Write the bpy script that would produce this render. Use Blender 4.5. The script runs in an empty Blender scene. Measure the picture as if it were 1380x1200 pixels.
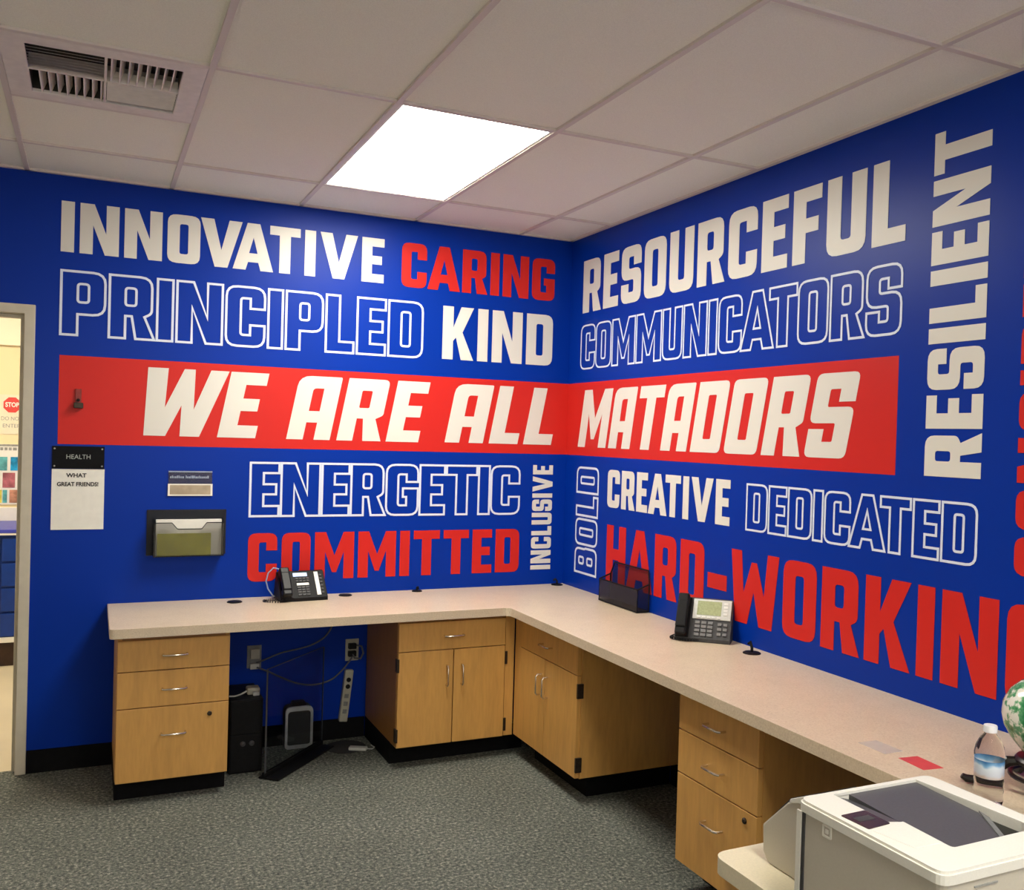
import bpy, bmesh, math, random
from mathutils import Vector, Matrix
from mathutils.geometry import tessellate_polygon
random.seed(7)
PI = math.pi
S = bpy.context.scene
COL = S.collection

# ---------------------------------------------------------------- camera
cd = bpy.data.cameras.new('camera'); cam = bpy.data.objects.new('camera', cd); COL.objects.link(cam)
cd.sensor_width = 36.0
cd.lens = 1266.27 / 1380 * 36.0
cd.shift_x = -(729.42 - 690) / 1380
cd.shift_y = (606.78 - 600) / 1380
R_ = Vector((0.901899, -0.430967, 0.029080)); U_ = Vector((-0.020653, 0.024220, 0.999493)); F_ = Vector((0.431453, 0.902043, -0.012943))
m = Matrix.Identity(4)
for i in range(3):
    m[i][0] = R_[i]; m[i][1] = U_[i]; m[i][2] = -F_[i]
m[0][3], m[1][3], m[2][3] = -2.48635, -4.85819, 1.60328
cam.matrix_world = m
cd.clip_start = 0.05
S.camera = cam
# ---------------------------------------------------------------- world, exposure
w = bpy.data.worlds.new('world'); S.world = w; w.use_nodes = True
w.node_tree.nodes['Background'].inputs[0].default_value = (1.0, 0.95, 0.84, 1)
w.node_tree.nodes['Background'].inputs[1].default_value = 2.2       # fill light entering through an added window opening behind the camera
S.view_settings.view_transform = 'Standard'; S.view_settings.look = 'None'
S.view_settings.gamma = 1.0; S.view_settings.use_curve_mapping = False
S.view_settings.exposure = 0.62
PANEL_POWER = 18.0        # brightness of the ceiling light panels in the office, seen and added
HALL_POWER = 17.0         # brightness of the ceiling light in the room behind the door
S.cycles.max_bounces = 10; S.cycles.transparent_max_bounces = 12

# ---------------------------------------------------------------- materials
def lin(c):
    return tuple(((v/255)/12.92 if v/255 <= .04045 else ((v/255+.055)/1.055)**2.4) for v in c)
def mat(name, col, rough=.5, metal=0., spec=.5, trans=0., alpha=1., ior=1.45, noise=None, bump=None, emit=None, coat=0.):
    """noise = (scale, amount, detail, [stretch xyz]) varies the colour; bump = (scale, strength, distance)"""
    m = bpy.data.materials.new(name); m.use_nodes = True; nt = m.node_tree; b = nt.nodes['Principled BSDF']
    b.inputs['Base Color'].default_value = (*col, 1); b.inputs['Roughness'].default_value = rough
    b.inputs['Metallic'].default_value = metal; b.inputs['Specular IOR Level'].default_value = spec
    b.inputs['Transmission Weight'].default_value = trans; b.inputs['Alpha'].default_value = alpha
    b.inputs['IOR'].default_value = ior; b.inputs['Coat Weight'].default_value = coat
    tc = nt.nodes.new('ShaderNodeTexCoord')
    if noise:
        mp = nt.nodes.new('ShaderNodeMapping'); nt.links.new(tc.outputs['Object'], mp.inputs[0])
        if len(noise) > 3: mp.inputs['Scale'].default_value = noise[3]
        n = nt.nodes.new('ShaderNodeTexNoise'); n.inputs['Scale'].default_value = noise[0]; n.inputs['Detail'].default_value = noise[2]
        nt.links.new(mp.outputs[0], n.inputs['Vector'])
        r = nt.nodes.new('ShaderNodeValToRGB'); a = noise[1]
        r.color_ramp.elements[0].position = .3; r.color_ramp.elements[1].position = .7
        r.color_ramp.elements[0].color = (*[max(0, c*(1-a)) for c in col], 1)
        r.color_ramp.elements[1].color = (*[min(1, c*(1+a)) for c in col], 1)
        nt.links.new(n.outputs['Fac'], r.inputs[0]); nt.links.new(r.outputs[0], b.inputs['Base Color'])
    if bump:
        n = nt.nodes.new('ShaderNodeTexNoise'); n.inputs['Scale'].default_value = bump[0]; n.inputs['Detail'].default_value = 3
        nt.links.new(tc.outputs['Object'], n.inputs['Vector'])
        bp = nt.nodes.new('ShaderNodeBump'); bp.inputs['Strength'].default_value = bump[1]; bp.inputs['Distance'].default_value = bump[2]
        nt.links.new(n.outputs['Fac'], bp.inputs['Height']); nt.links.new(bp.outputs[0], b.inputs['Normal'])
    if emit:
        b.inputs['Emission Color'].default_value = (*emit[0], 1); b.inputs['Emission Strength'].default_value = emit[1]
    return m

BLUE = (0.0002, 0.029, 0.32)
M = {}
M['blue'] = mat('blue wall paint', BLUE, .36, spec=.16, bump=(220, .05, .001))
M['white_vinyl'] = mat('white wall lettering', (.73, .70, .64), .42)
M['pale_vinyl'] = mat('pale outline lettering', (.70, .76, .90), .42)
M['red_vinyl'] = mat('red wall lettering', (.60, .022, .017), .38, spec=.22)
M['cream_wall'] = mat('cream wall paint', (.86, .81, .72), .7, bump=(200, .05, .001))
M['hall_wall'] = mat('hall wall paint', (.82, .70, .44), .7, bump=(200, .05, .001))
M['hall_upper'] = mat('hall upper wall paint', (.88, .82, .66), .7, bump=(200, .05, .001))
M['tile'] = mat('acoustic ceiling tile', (.93, .92, .82), .95, noise=(300, .06, 4), bump=(420, .5, .002))
M['grid'] = mat('ceiling grid metal', (.72, .65, .60), .45)
M['plenum'] = mat('plenum deck', (.2, .2, .2), .9, noise=(8, .2, 2))
M['vent_white'] = mat('vent enamel', (.82, .76, .71), .45, noise=(30, .05, 2))
M['vent_dark'] = mat('vent duct inside', (.05, .045, .036), .8, noise=(30, .2, 2))
M['rubber'] = mat('black rubber base', (.004, .004, .005), .75, spec=.15, noise=(40, .3, 2))
M['frame_paint'] = mat('door frame paint', (.58, .53, .42), .45, noise=(20, .04, 2))
M['laminate_edge'] = mat('countertop edge', (.55, .46, .36), .45, noise=(260, .05, 5))  # darker than the top: shade of the upright edge put into the colour
M['nickel'] = mat('satin nickel', (.72, .66, .56), .25, metal=1, noise=(90, .06, 2))
M['bronze'] = mat('dark hinge metal', (.05, .035, .025), .4, metal=.6, noise=(90, .2, 2))
M['plastic_black'] = mat('black plastic', (.007, .007, .008), .5, spec=.2, noise=(60, .2, 2))
M['plastic_black_gloss'] = mat('glossy black plastic', (.006, .006, .007), .35, spec=.22, noise=(60, .2, 2))
M['plastic_grey'] = mat('dark grey plastic', (.06, .06, .063), .45, spec=.3, noise=(60, .15, 2))
M['key_grey'] = mat('grey phone keys', (.20, .20, .20), .4, noise=(60, .15, 2))
M['key_white'] = mat('white key labels', (.80, .80, .76), .4, noise=(60, .04, 2))
M['silver'] = mat('silver plastic', (.66, .67, .64), .32, metal=.3, noise=(80, .05, 2))
M['lcd_green'] = mat('green grey display', (.33, .36, .20), .2, noise=(120, .15, 3), emit=((.40, .44, .22), .12))
M['lcd_blue'] = mat('blue white display', (.35, .5, .8), .2, noise=(120, .1, 3), emit=((.45, .6, .95), .35))
M['beige'] = mat('beige plastic', (.42, .40, .33), .45, noise=(60, .06, 2))
M['paper'] = mat('white paper', (.84, .82, .75), .75, noise=(30, .03, 2))
M['paper_cream'] = mat('cream paper', (.78, .72, .56), .75, noise=(30, .04, 2))
M['paper_tan'] = mat('tan paper', (.42, .34, .24), .6, noise=(18, .18, 2))
M['paper_green'] = mat('yellow green paper', (.50, .50, .05), .7, noise=(14, .2, 2))
M['ink'] = mat('black ink', (.015, .013, .012), .6, noise=(60, .2, 2))
M['card_black'] = mat('matt black card', (.006, .006, .007), .7, spec=.15, noise=(60, .2, 2))
M['ink_grey'] = mat('grey ink', (.30, .30, .28), .6, noise=(60, .2, 2))
M['ink_silver'] = mat('silver ink', (.42, .45, .42), .5, noise=(60, .1, 2))
M['ink_pale'] = mat('pale blue ink', (.30, .36, .52), .5, noise=(60, .1, 2))
M['sign_red'] = mat('stop sign red', (.66, .06, .05), .5, noise=(60, .05, 2))
M['hall_blue'] = mat('blue drawer laminate', (.003, .035, .24), .35, noise=(20, .1, 2))
M['hall_edge'] = mat('violet blue edge', (.05, .06, .42), .35, noise=(20, .1, 2))
M['hall_white'] = mat('white laminate', (.82, .80, .74), .4, noise=(20, .03, 2))
M['hall_kick'] = mat('brown toe kick', (.05, .025, .015), .6, noise=(20, .2, 2))
M['hall_floor'] = mat('cream vinyl floor', (.66, .58, .42), .35, noise=(3, .06, 3))
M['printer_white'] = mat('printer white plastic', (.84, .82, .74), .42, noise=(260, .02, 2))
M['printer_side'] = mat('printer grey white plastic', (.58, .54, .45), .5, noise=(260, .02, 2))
M['printer_grey'] = mat('printer tray dark grey', (.085, .085, .092), .38, noise=(200, .08, 2))
M['printer_black'] = mat('printer cavity black', (.012, .013, .011), .5, noise=(200, .1, 2))
M['printer_screen'] = mat('printer display', (.045, .024, .022), .18, noise=(40, .3, 3))
M['hook_metal'] = mat('red painted metal', (.25, .02, .015), .4, noise=(60, .2, 2))
M['clear'] = mat('clear acrylic', (.92, .95, 1.0), .03, trans=1., ior=1.2, noise=(8, .01, 2))
M['edge_acrylic'] = mat('acrylic cut edge', (.07, .075, .085), .2, noise=(40, .1, 2))
M['smoke'] = mat('smoked acrylic', (.02, .022, .028), .12, alpha=.72, noise=(20, .1, 2))
M['smoke_clear'] = mat('clear smoked acrylic', (.10, .095, .08), .1, alpha=.33, noise=(20, .1, 2))
M['bottle'] = mat('clear bottle plastic', (.95, .93, .92), .06, trans=1., ior=1.12, noise=(20, .01, 2))
M['cap'] = mat('white bottle cap', (.78, .78, .80), .4, noise=(60, .04, 2))
M['stand_wood'] = mat('black lacquered wood', (.012, .008, .007), .3, noise=(60, .2, 2))
M['grille'] = mat('speaker grille cloth', (.035, .035, .035), .9, noise=(900, .5, 2))
M['speaker_silver'] = mat('speaker silver trim', (.5, .5, .48), .4, metal=.2, noise=(90, .08, 2))
M['cable_grey'] = mat('grey cable', (.10, .10, .115), .5, noise=(60, .1, 2))
M['cable_white'] = mat('white cable', (.55, .55, .52), .5, noise=(60, .05, 2))
M['tape_clear'] = mat('clear tape', (.74, .68, .62), .25, alpha=.55, noise=(40, .04, 2))
M['tape_red'] = mat('red tape', (.80, .10, .10), .3, noise=(40, .05, 2), alpha=.85)
M['lamp'] = mat('light diffuser', (.9, .9, .9), .6, noise=(60, .01, 2), emit=((1.0, .96, .84), PANEL_POWER))
M['hall_lamp'] = mat('hall light diffuser', (.9, .9, .9), .6, noise=(60, .01, 2), emit=((1.0, .90, .70), HALL_POWER))
for nm, c in (('teal', (.10, .36, .38)), ('sky', (.01, .28, .55)), ('rose', (.40, .12, .14)), ('yellow', (.60, .52, .08)), ('coral', (.55, .26, .16)), ('navy', (.06, .14, .26))):
    M['pic_'+nm] = mat('picture '+nm, c, .5, noise=(22, .5, 4))

def node_mat(name):
    m = bpy.data.materials.new(name); m.use_nodes = True; nt = m.node_tree
    return m, nt, nt.nodes['Principled BSDF'], nt.nodes.new, nt.links.new
def ramp(nt, els):
    r = nt.nodes.new('ShaderNodeValToRGB'); cr = r.color_ramp
    while len(cr.elements) < len(els): cr.elements.new(.5)
    for e, (p, c) in zip(cr.elements, els): e.position = p; e.color = (*c, 1)
    return r
# loop pile carpet: grey green heather
m_, nt, b, N, L = node_mat('grey green loop carpet')
tc = N('ShaderNodeTexCoord')
n1 = N('ShaderNodeTexNoise'); n1.inputs['Scale'].default_value = 74; n1.inputs['Detail'].default_value = 4; n1.inputs['Roughness'].default_value = .75
n2 = N('ShaderNodeTexNoise'); n2.inputs['Scale'].default_value = 2.2; n2.inputs['Detail'].default_value = 3
v = N('ShaderNodeTexVoronoi'); v.inputs['Scale'].default_value = 170
for n in (n1, n2, v): L(tc.outputs['Object'], n.inputs['Vector'])
r1 = ramp(nt, [(.31, (.035, .043, .040)), (.45, (.110, .121, .107)), (.55, (.19, .197, .17)), (.67, (.44, .43, .36))])
L(n1.outputs['Fac'], r1.inputs[0])
r2 = ramp(nt, [(.3, (.86, .86, .86)), (.7, (1.05, 1.05, 1.05))]); L(n2.outputs['Fac'], r2.inputs[0])
mx = N('ShaderNodeMix'); mx.data_type = 'RGBA'; mx.blend_type = 'MULTIPLY'; mx.inputs[0].default_value = 1
L(r1.outputs[0], mx.inputs[6]); L(r2.outputs[0], mx.inputs[7]); L(mx.outputs[2], b.inputs['Base Color'])
bp = N('ShaderNodeBump'); bp.inputs['Strength'].default_value = .7; bp.inputs['Distance'].default_value = .006
L(v.outputs['Distance'], bp.inputs['Height']); L(bp.outputs[0], b.inputs['Normal']); b.inputs['Roughness'].default_value = .95; b.inputs['Specular IOR Level'].default_value = .1
M['carpet'] = m_
# speckled beige laminate worktop
m_, nt, b, N, L = node_mat('speckled beige laminate')
tc = N('ShaderNodeTexCoord')
n1 = N('ShaderNodeTexNoise'); n1.inputs['Scale'].default_value = 190; n1.inputs['Detail'].default_value = 5
n2 = N('ShaderNodeTexNoise'); n2.inputs['Scale'].default_value = 9; n2.inputs['Detail'].default_value = 3
L(tc.outputs['Object'], n1.inputs['Vector']); L(tc.outputs['Object'], n2.inputs['Vector'])
r1 = ramp(nt, [(.28, (.56, .44, .31)), (.42, (.66, .535, .385)), (.60, (.71, .585, .43)), (.75, (.77, .66, .51))]); L(n1.outputs['Fac'], r1.inputs[0])
r2 = ramp(nt, [(.3, (.96, .96, .95)), (.7, (1.03, 1.03, 1.03))]); L(n2.outputs['Fac'], r2.inputs[0])
mx = N('ShaderNodeMix'); mx.data_type = 'RGBA'; mx.blend_type = 'MULTIPLY'; mx.inputs[0].default_value = 1
L(r1.outputs[0], mx.inputs[6]); L(r2.outputs[0], mx.inputs[7]); L(mx.outputs[2], b.inputs['Base Color']); b.inputs['Roughness'].default_value = .33
M['laminate'] = m_
M['stand_laminate'] = mat('cream laminate', (.80, .72, .52), .35, noise=(190, .05, 4))
# maple veneer, grain runs along z (or along one horizontal axis)
def wood(name, scale, base=(.64, .345, .095)):
    m_, nt, b, N, L = node_mat(name)
    tc = N('ShaderNodeTexCoord'); mp = N('ShaderNodeMapping'); mp.inputs['Scale'].default_value = scale
    L(tc.outputs['Object'], mp.inputs[0])
    n1 = N('ShaderNodeTexNoise'); n1.inputs['Scale'].default_value = 3; n1.inputs['Detail'].default_value = 6; n1.inputs['Distortion'].default_value = .6
    n2 = N('ShaderNodeTexNoise'); n2.inputs['Scale'].default_value = 12; n2.inputs['Detail'].default_value = 4
    L(mp.outputs[0], n1.inputs['Vector']); L(mp.outputs[0], n2.inputs['Vector'])
    d = [c*.90 for c in base]; l = [c*1.07 for c in base]
    r1 = ramp(nt, [(.30, d), (.5, base), (.72, l)]); L(n1.outputs['Fac'], r1.inputs[0])
    r2 = ramp(nt, [(.35, (.95, .94, .92)), (.6, (1.02, 1.02, 1.02))]); L(n2.outputs['Fac'], r2.inputs[0])
    mx = N('ShaderNodeMix'); mx.data_type = 'RGBA'; mx.blend_type = 'MULTIPLY'; mx.inputs[0].default_value = 1
    L(r1.outputs[0], mx.inputs[6]); L(r2.outputs[0], mx.inputs[7]); L(mx.outputs[2], b.inputs['Base Color']); b.inputs['Roughness'].default_value = .42
    return m_
M['maple'] = wood('maple veneer', (7, 7, 1.0))
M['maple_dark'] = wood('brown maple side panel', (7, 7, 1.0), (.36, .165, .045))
# black steel mesh, too fine to tell the wires apart
m_, nt, b, N, L = node_mat('black steel mesh')
b.inputs['Base Color'].default_value = (.015, .015, .017, 1); b.inputs['Roughness'].default_value = .4; b.inputs['Alpha'].default_value = .60
M['mesh'] = m_
M['mesh_open'] = mat('open black steel mesh', (.015, .015, .017), .4, alpha=.24, noise=(60, .2, 2))
# porcelain with green leaf pattern
m_, nt, b, N, L = node_mat('white porcelain with green leaves')
tc = N('ShaderNodeTexCoord'); n1 = N('ShaderNodeTexNoise'); n1.inputs['Scale'].default_value = 19; n1.inputs['Detail'].default_value = 5; n1.inputs['Roughness'].default_value = .62
v = N('ShaderNodeTexVoronoi'); v.inputs['Scale'].default_value = 70
L(tc.outputs['Object'], n1.inputs['Vector']); L(tc.outputs['Object'], v.inputs['Vector'])
r = ramp(nt, [(.46, (.80, .79, .70)), (.50, (.13, .36, .17)), (.58, (.02, .20, .07)), (.68, (.012, .12, .045))]); L(n1.outputs['Fac'], r.inputs[0])
L(r.outputs[0], b.inputs['Base Color']); b.inputs['Roughness'].default_value = .12
M['porcelain'] = m_
# bottle label: blue and white bands
m_, nt, b, N, L = node_mat('blue and white bottle label')
tc = N('ShaderNodeTexCoord'); sp = N('ShaderNodeSeparateXYZ'); L(tc.outputs['Object'], sp.inputs[0])
n1 = N('ShaderNodeTexNoise'); n1.inputs['Scale'].default_value = 30; L(tc.outputs['Object'], n1.inputs['Vector'])
ma = N('ShaderNodeMath'); ma.operation = 'MULTIPLY_ADD'; ma.inputs[1].default_value = .03; L(n1.outputs['Fac'], ma.inputs[0]); L(sp.outputs['Z'], ma.inputs[2])
mr = N('ShaderNodeMapRange'); mr.inputs['From Min'].default_value = .085; mr.inputs['From Max'].default_value = .145; L(ma.outputs[0], mr.inputs[0])
r = ramp(nt, [(.0, (.60, .48, .42)), (.10, (.62, .66, .74)), (.40, (.70, .78, .86)), (.52, (.20, .42, .66)), (.68, (.03, .16, .40)), (.80, (.10, .45, .70)), (.95, (.50, .75, .85))])
L(mr.outputs[0], r.inputs[0]); L(r.outputs[0], b.inputs['Base Color']); b.inputs['Roughness'].default_value = .3
M['bottle_label'] = m_

# ---------------------------------------------------------------- mesh builder
class MB:
    def __init__(s): s.v = []; s.f = []; s.smooth = []
    def add(s, vs, fs, smooth=False):
        o = len(s.v); s.v += [Vector(v) for v in vs]; s.f += [tuple(i+o for i in f) for f in fs]; s.smooth += [smooth]*len(fs); return s
    def box(s, x0, x1, y0, y1, z0, z1, mtx=None):
        x0, x1 = sorted((x0, x1)); y0, y1 = sorted((y0, y1)); z0, z1 = sorted((z0, z1))
        vs = [Vector(p) for p in ((x0,y0,z0),(x1,y0,z0),(x1,y1,z0),(x0,y1,z0),(x0,y0,z1),(x1,y0,z1),(x1,y1,z1),(x0,y1,z1))]
        if mtx: vs = [mtx @ v for v in vs]
        return s.add(vs, [(3,2,1,0),(4,5,6,7),(0,1,5,4),(1,2,6,5),(2,3,7,6),(3,0,4,7)])
    def prism(s, pts, axis, a, b, holes=()):
        """closed outline pts (2D) extruded along axis ('x','y','z') from a to b; holes = more outlines"""
        def P(p, t): return {'x': (t, p[0], p[1]), 'y': (p[0], t, p[1]), 'z': (p[0], p[1], t)}[axis]
        loops = [list(pts)] + [list(h) for h in holes]
        tri = tessellate_polygon([[Vector((p[0], p[1], 0)) for p in l] for l in loops])
        flat = [p for l in loops for p in l]; n = len(flat)
        vs = [P(p, a) for p in flat] + [P(p, b) for p in flat]
        fs = []
        for t in tri:
            fs.append((t[0], t[1], t[2])); fs.append((t[2]+n, t[1]+n, t[0]+n))
        o = 0
        for l in loops:
            k = len(l)
            for i in range(k): fs.append((o+i, o+(i+1) % k, n+o+(i+1) % k, n+o+i))
            o += k
        return s.add(vs, fs)
    def tube(s, pts, r, n=8, closed=False):
        pts = [Vector(p) for p in pts]; K = len(pts); vs = []; fs = []
        up = None
        for i, p in enumerate(pts):
            if closed: t = (pts[(i+1) % K] - pts[i-1]).normalized()
            else: t = (pts[min(i+1, K-1)] - pts[max(i-1, 0)]).normalized()
            if up is None: up = Vector((0, 0, 1)) if abs(t.z) < .9 else Vector((1, 0, 0))
            u = (up - t*up.dot(t)).normalized(); w_ = t.cross(u); up = u
            rr = r[i] if isinstance(r, (list, tuple)) else r
            for j in range(n): a = 2*PI*j/n; vs.append(p + u*math.cos(a)*rr + w_*math.sin(a)*rr)
        for i in range(K if closed else K-1):
            for j in range(n):
                a = i*n+j; b = i*n+(j+1) % n; c = ((i+1) % K)*n+(j+1) % n; d = ((i+1) % K)*n+j
                fs.append((a, b, c, d))
        if not closed: fs += [tuple(range(n))[::-1], tuple((K-1)*n+j for j in range(n))]
        return s.add(vs, fs, True)
    def lathe(s, prof, c=(0, 0, 0), n=24, axis='z', caps=True):
        vs = []; fs = []; K = len(prof)
        for r, h in prof:
            for j in range(n):
                a = 2*PI*j/n; p = (r*math.cos(a), r*math.sin(a), h)
                if axis == 'y': p = (p[0], -p[2], p[1])
                if axis == 'x': p = (-p[2], p[0], p[1])
                vs.append(Vector(p) + Vector(c))
        for i in range(K-1):
            for j in range(n): fs.append((i*n+j, i*n+(j+1) % n, (i+1)*n+(j+1) % n, (i+1)*n+j))
        if caps: fs += [tuple(range(n))[::-1], tuple((K-1)*n+j for j in range(n))]
        return s.add(vs, fs, True)
    def xf(s, mtx): s.v = [mtx @ v for v in s.v]; return s
    def build(s, name, m, parent=None, bevel=0., world=True, seg=2, origin=None, fixn=True):
        off = Vector((0, 0, 0))
        if parent is not None and world:
            p = parent
            while p is not None: off += p.location; p = p.parent
        if parent is None:
            if origin is None:
                xs = [v.x for v in s.v]; ys = [v.y for v in s.v]; zs = [v.z for v in s.v]
                origin = Vector(((min(xs)+max(xs))/2, (min(ys)+max(ys))/2, min(zs)))
            off = Vector(origin)
        me = bpy.data.meshes.new(name); me.from_pydata([v-off for v in s.v], [], s.f)
        for p, sm in zip(me.polygons, s.smooth): p.use_smooth = sm
        if fixn:
            bm = bmesh.new(); bm.from_mesh(me); bmesh.ops.recalc_face_normals(bm, faces=bm.faces); bm.to_mesh(me); bm.free()
        me.materials.append(m if not isinstance(m, str) else M[m])
        o = bpy.data.objects.new(name, me); COL.objects.link(o)
        if parent is not None: o.parent = parent
        else: o.location = off
        if any(s.smooth):
            for p in me.polygons: p.use_smooth = True
            try:
                me.set_sharp_from_angle(angle=math.radians(35))
            except Exception: pass
        if bevel:
            bv = o.modifiers.new('bevel', 'BEVEL'); bv.width = bevel; bv.segments = seg; bv.limit_method = 'ANGLE'; bv.angle_limit = math.radians(40)
        return o

def tag(o, label=None, cat=None, group=None, kind=None):
    if label: o['label'] = label
    if cat: o['category'] = cat
    if group: o['group'] = group
    if kind: o['kind'] = kind
    return o
def thing(name, label, cat, loc, rz=0., group=None):
    o = bpy.data.objects.new(name, None); COL.objects.link(o); o.empty_display_size = .05
    o.location = loc; o.rotation_euler = (0, 0, rz); return tag(o, label, cat, group)
def struct(o): o['kind'] = 'structure'; return o
def copy_tree(o, parent=None):
    c = o.copy(); COL.objects.link(c); c.parent = parent
    for ch in list(o.children): copy_tree(ch, c)
    return c

def fillet(pts, n=4):
    """outline of (x, y) or (x, y, r) corners, r rounds the corner"""
    out = []; K = len(pts)
    for i, p in enumerate(pts):
        r = p[2] if len(p) > 2 else 0
        P = Vector(p[:2]); A = Vector(pts[i-1][:2]); B = Vector(pts[(i+1) % K][:2])
        if r <= 0: out.append((P.x, P.y)); continue
        a = (A-P).normalized(); b = (B-P).normalized(); ang = a.angle(b); d = r/math.tan(ang/2)
        d = min(d, (A-P).length*.49, (B-P).length*.49)
        p0 = P+a*d; p1 = P+b*d
        for k in range(n+1):
            t = k/n; q = p0*(1-t)**2 + P*2*t*(1-t) + p1*t*t
            out.append((q.x, q.y))
    return out

# ================================================================ THE ROOM
H = 2.7464; GA = .3373; GB = .4778; T = .6096
X0, Y0 = -4.62, -7.0
struct(MB().box(X0-.12, .12, Y0-.12, .06, -.06, 0).build('floor', 'carpet', origin=(0, 0, 0)))
# back wall with the door opening at its left
DX0, DX1, DZ = -3.72, -2.745, 2.125
wall_back = struct(MB().prism([(X0-.12, -.06), (DX0, -.06), (DX0, DZ), (DX1, DZ), (DX1, -.06), (.12, -.06), (.12, H+.3), (X0-.12, H+.3)], 'y', 0, .12).build('wall_back', 'blue', origin=(0, 0, 0)))
wall_right = struct(MB().box(0, .12, Y0-.12, 0, -.06, H+.3).build('wall_right', 'blue', origin=(0, 0, 0)))
wall_left = struct(MB().box(X0-.12, X0, Y0-.12, 0, -.06, H+.3).build('wall_left', 'cream_wall', origin=(0, 0, 0)))
WX0, WX1, WZ0, WZ1 = -3.7, -.4, 1.15, 2.55  # added opening behind the camera that lets the fill light in
wall_front = struct(MB().prism([(X0, -.06), (0, -.06), (0, H+.3), (X0, H+.3)], 'y', Y0-.12, Y0, holes=[[(WX0, WZ0), (WX1, WZ0), (WX1, WZ1), (WX0, WZ1)]]).build('wall_front', 'cream_wall', origin=(0, 0, 0)))
wf = MB().prism([(WX0, WZ0), (WX1, WZ0), (WX1, WZ1), (WX0, WZ1)], 'y', Y0-.09, Y0-.03, holes=[[(WX0+.05, WZ0+.05), (-2.33, WZ0+.05), (-2.33, WZ1-.05), (WX0+.05, WZ1-.05)], [(-2.27, WZ0+.05), (WX1-.05, WZ0+.05), (WX1-.05, WZ1-.05), (-2.27, WZ1-.05)]])
win = struct(wf.build('fill_window_1', 'frame_paint'))  # frame of the added fill light opening, out of view
# door frame
U = lambda o, i, zo, zi: [(DX0-o, 0), (DX0+i, 0), (DX0+i, zi), (DX1-i, zi), (DX1-i, 0), (DX1+o, 0), (DX1+o, zo), (DX0-o, zo)]
fr = MB().prism(U(.016, .028, DZ+.014, DZ-.028), 'y', -.018, .135)
fr.prism(U(-.028, .045, DZ-.028, DZ-.044), 'y', .04, .09)
struct(fr.build('door_1', 'frame_paint', bevel=.003))
# rubber base
struct(MB().prism([(0, 0), (-.010, 0), (-.006, .10), (0, .104)], 'x', DX1+.017, -2.372).build('baseboard_back', 'rubber'))
struct(MB().prism([(0, 0), (-.010, 0), (-.006, .10), (0, .104)], 'x', -1.918, -1.157).build('baseboard_desk', 'rubber'))
struct(MB().prism([(0, 0), (-.010, 0), (-.006, .10), (0, .104)], 'y', -1.183, -2.043).build('baseboard_right', 'rubber'))
struct(MB().prism([(0, 0), (-.010, 0), (-.006, .10), (0, .104)], 'y', -2.497, Y0).build('baseboard_right', 'rubber'))

# ---- suspended ceiling
ceiling = struct(MB().box(X0, 0, Y0, 0, H+.14, H+.18).build('ceiling', 'plenum', origin=(0, 0, 0)))
xs = [0] + [-GA - T*i for i in range(8)]; xs = [x for x in xs if x > X0+.05] + [X0]
ys = [0] + [-GB - 2*T*i for i in range(6)]; ys = [y for y in ys if y > Y0+.05] + [Y0]
lights_cells = [(2, 1), (2, 4)]
VC = (4, 1)
gw = .010
for i in range(1, len(xs)-1):
    MB().box(xs[i]-gw, xs[i]+gw, Y0, 0, H-.004, H+.006).build('grid_bar', 'grid', ceiling)
for j in range(1, len(ys)-1):
    MB().box(X0, 0, ys[j]-gw, ys[j]+gw, H-.003, H+.006).build('grid_bar', 'grid', ceiling)
MB().box(X0, 0, -.022, 0, H-.004, H+.0065).build('wall_angle', 'grid', ceiling)
MB().box(-.022, 0, Y0, 0, H-.004, H+.0065).build('wall_angle', 'grid', ceiling)
for i in range(len(xs)-1):
    for j in range(len(ys)-1):
        if (i, j) in lights_cells: continue
        a, b_ = xs[i+1]+.004, xs[i]-.004; c, d = ys[j+1]+.004, ys[j]-.004
        if (i, j) == VC:
            c = ys[j] - T + .004
        MB().box(a, b_, c, d, H+.006, H+.022).build('ceiling_tile', 'tile', ceiling)
vx0, vx1 = xs[VC[0]+1], xs[VC[0]]; vy1 = ys[VC[1]]-T; vy0 = ys[VC[1]+1]
MB().box(vx0, vx1, vy1-gw, vy1+gw, H-.003, H+.006).build('grid_bar', 'grid', ceiling)

# ---- light panels
def light_panel(i, j, label):
    x1, x0 = xs[i]-gw, xs[i+1]+gw; y1, y0 = ys[j]-gw, ys[j+1]+gw
    t = thing('ceiling_light', label, 'ceiling light', ((x0+x1)/2, (y0+y1)/2, H+.0045), group='light panels set in the ceiling grid')
    f = MB().prism([(x0, y0), (x1, y0), (x1, y1), (x0, y1)], 'z', H-.001, H+.05, holes=[[(x0+.012, y0+.012), (x1-.012, y0+.012), (x1-.012, y1-.012), (x0+.012, y1-.012)]])
    f.build('frame', 'hall_white', t)
    MB().box(x0+.012, x1-.012, y0+.012, y1-.012, H+.003, H+.008).build('diffuser', 'lamp', t)
    return t
light_panel(2, 1, 'bright white rectangular light panel in the ceiling in front of the corner')
light_panel(2, 4, 'added fill light panel in the ceiling behind the camera, out of view')  # unseen panel added to fill the room with light

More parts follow.
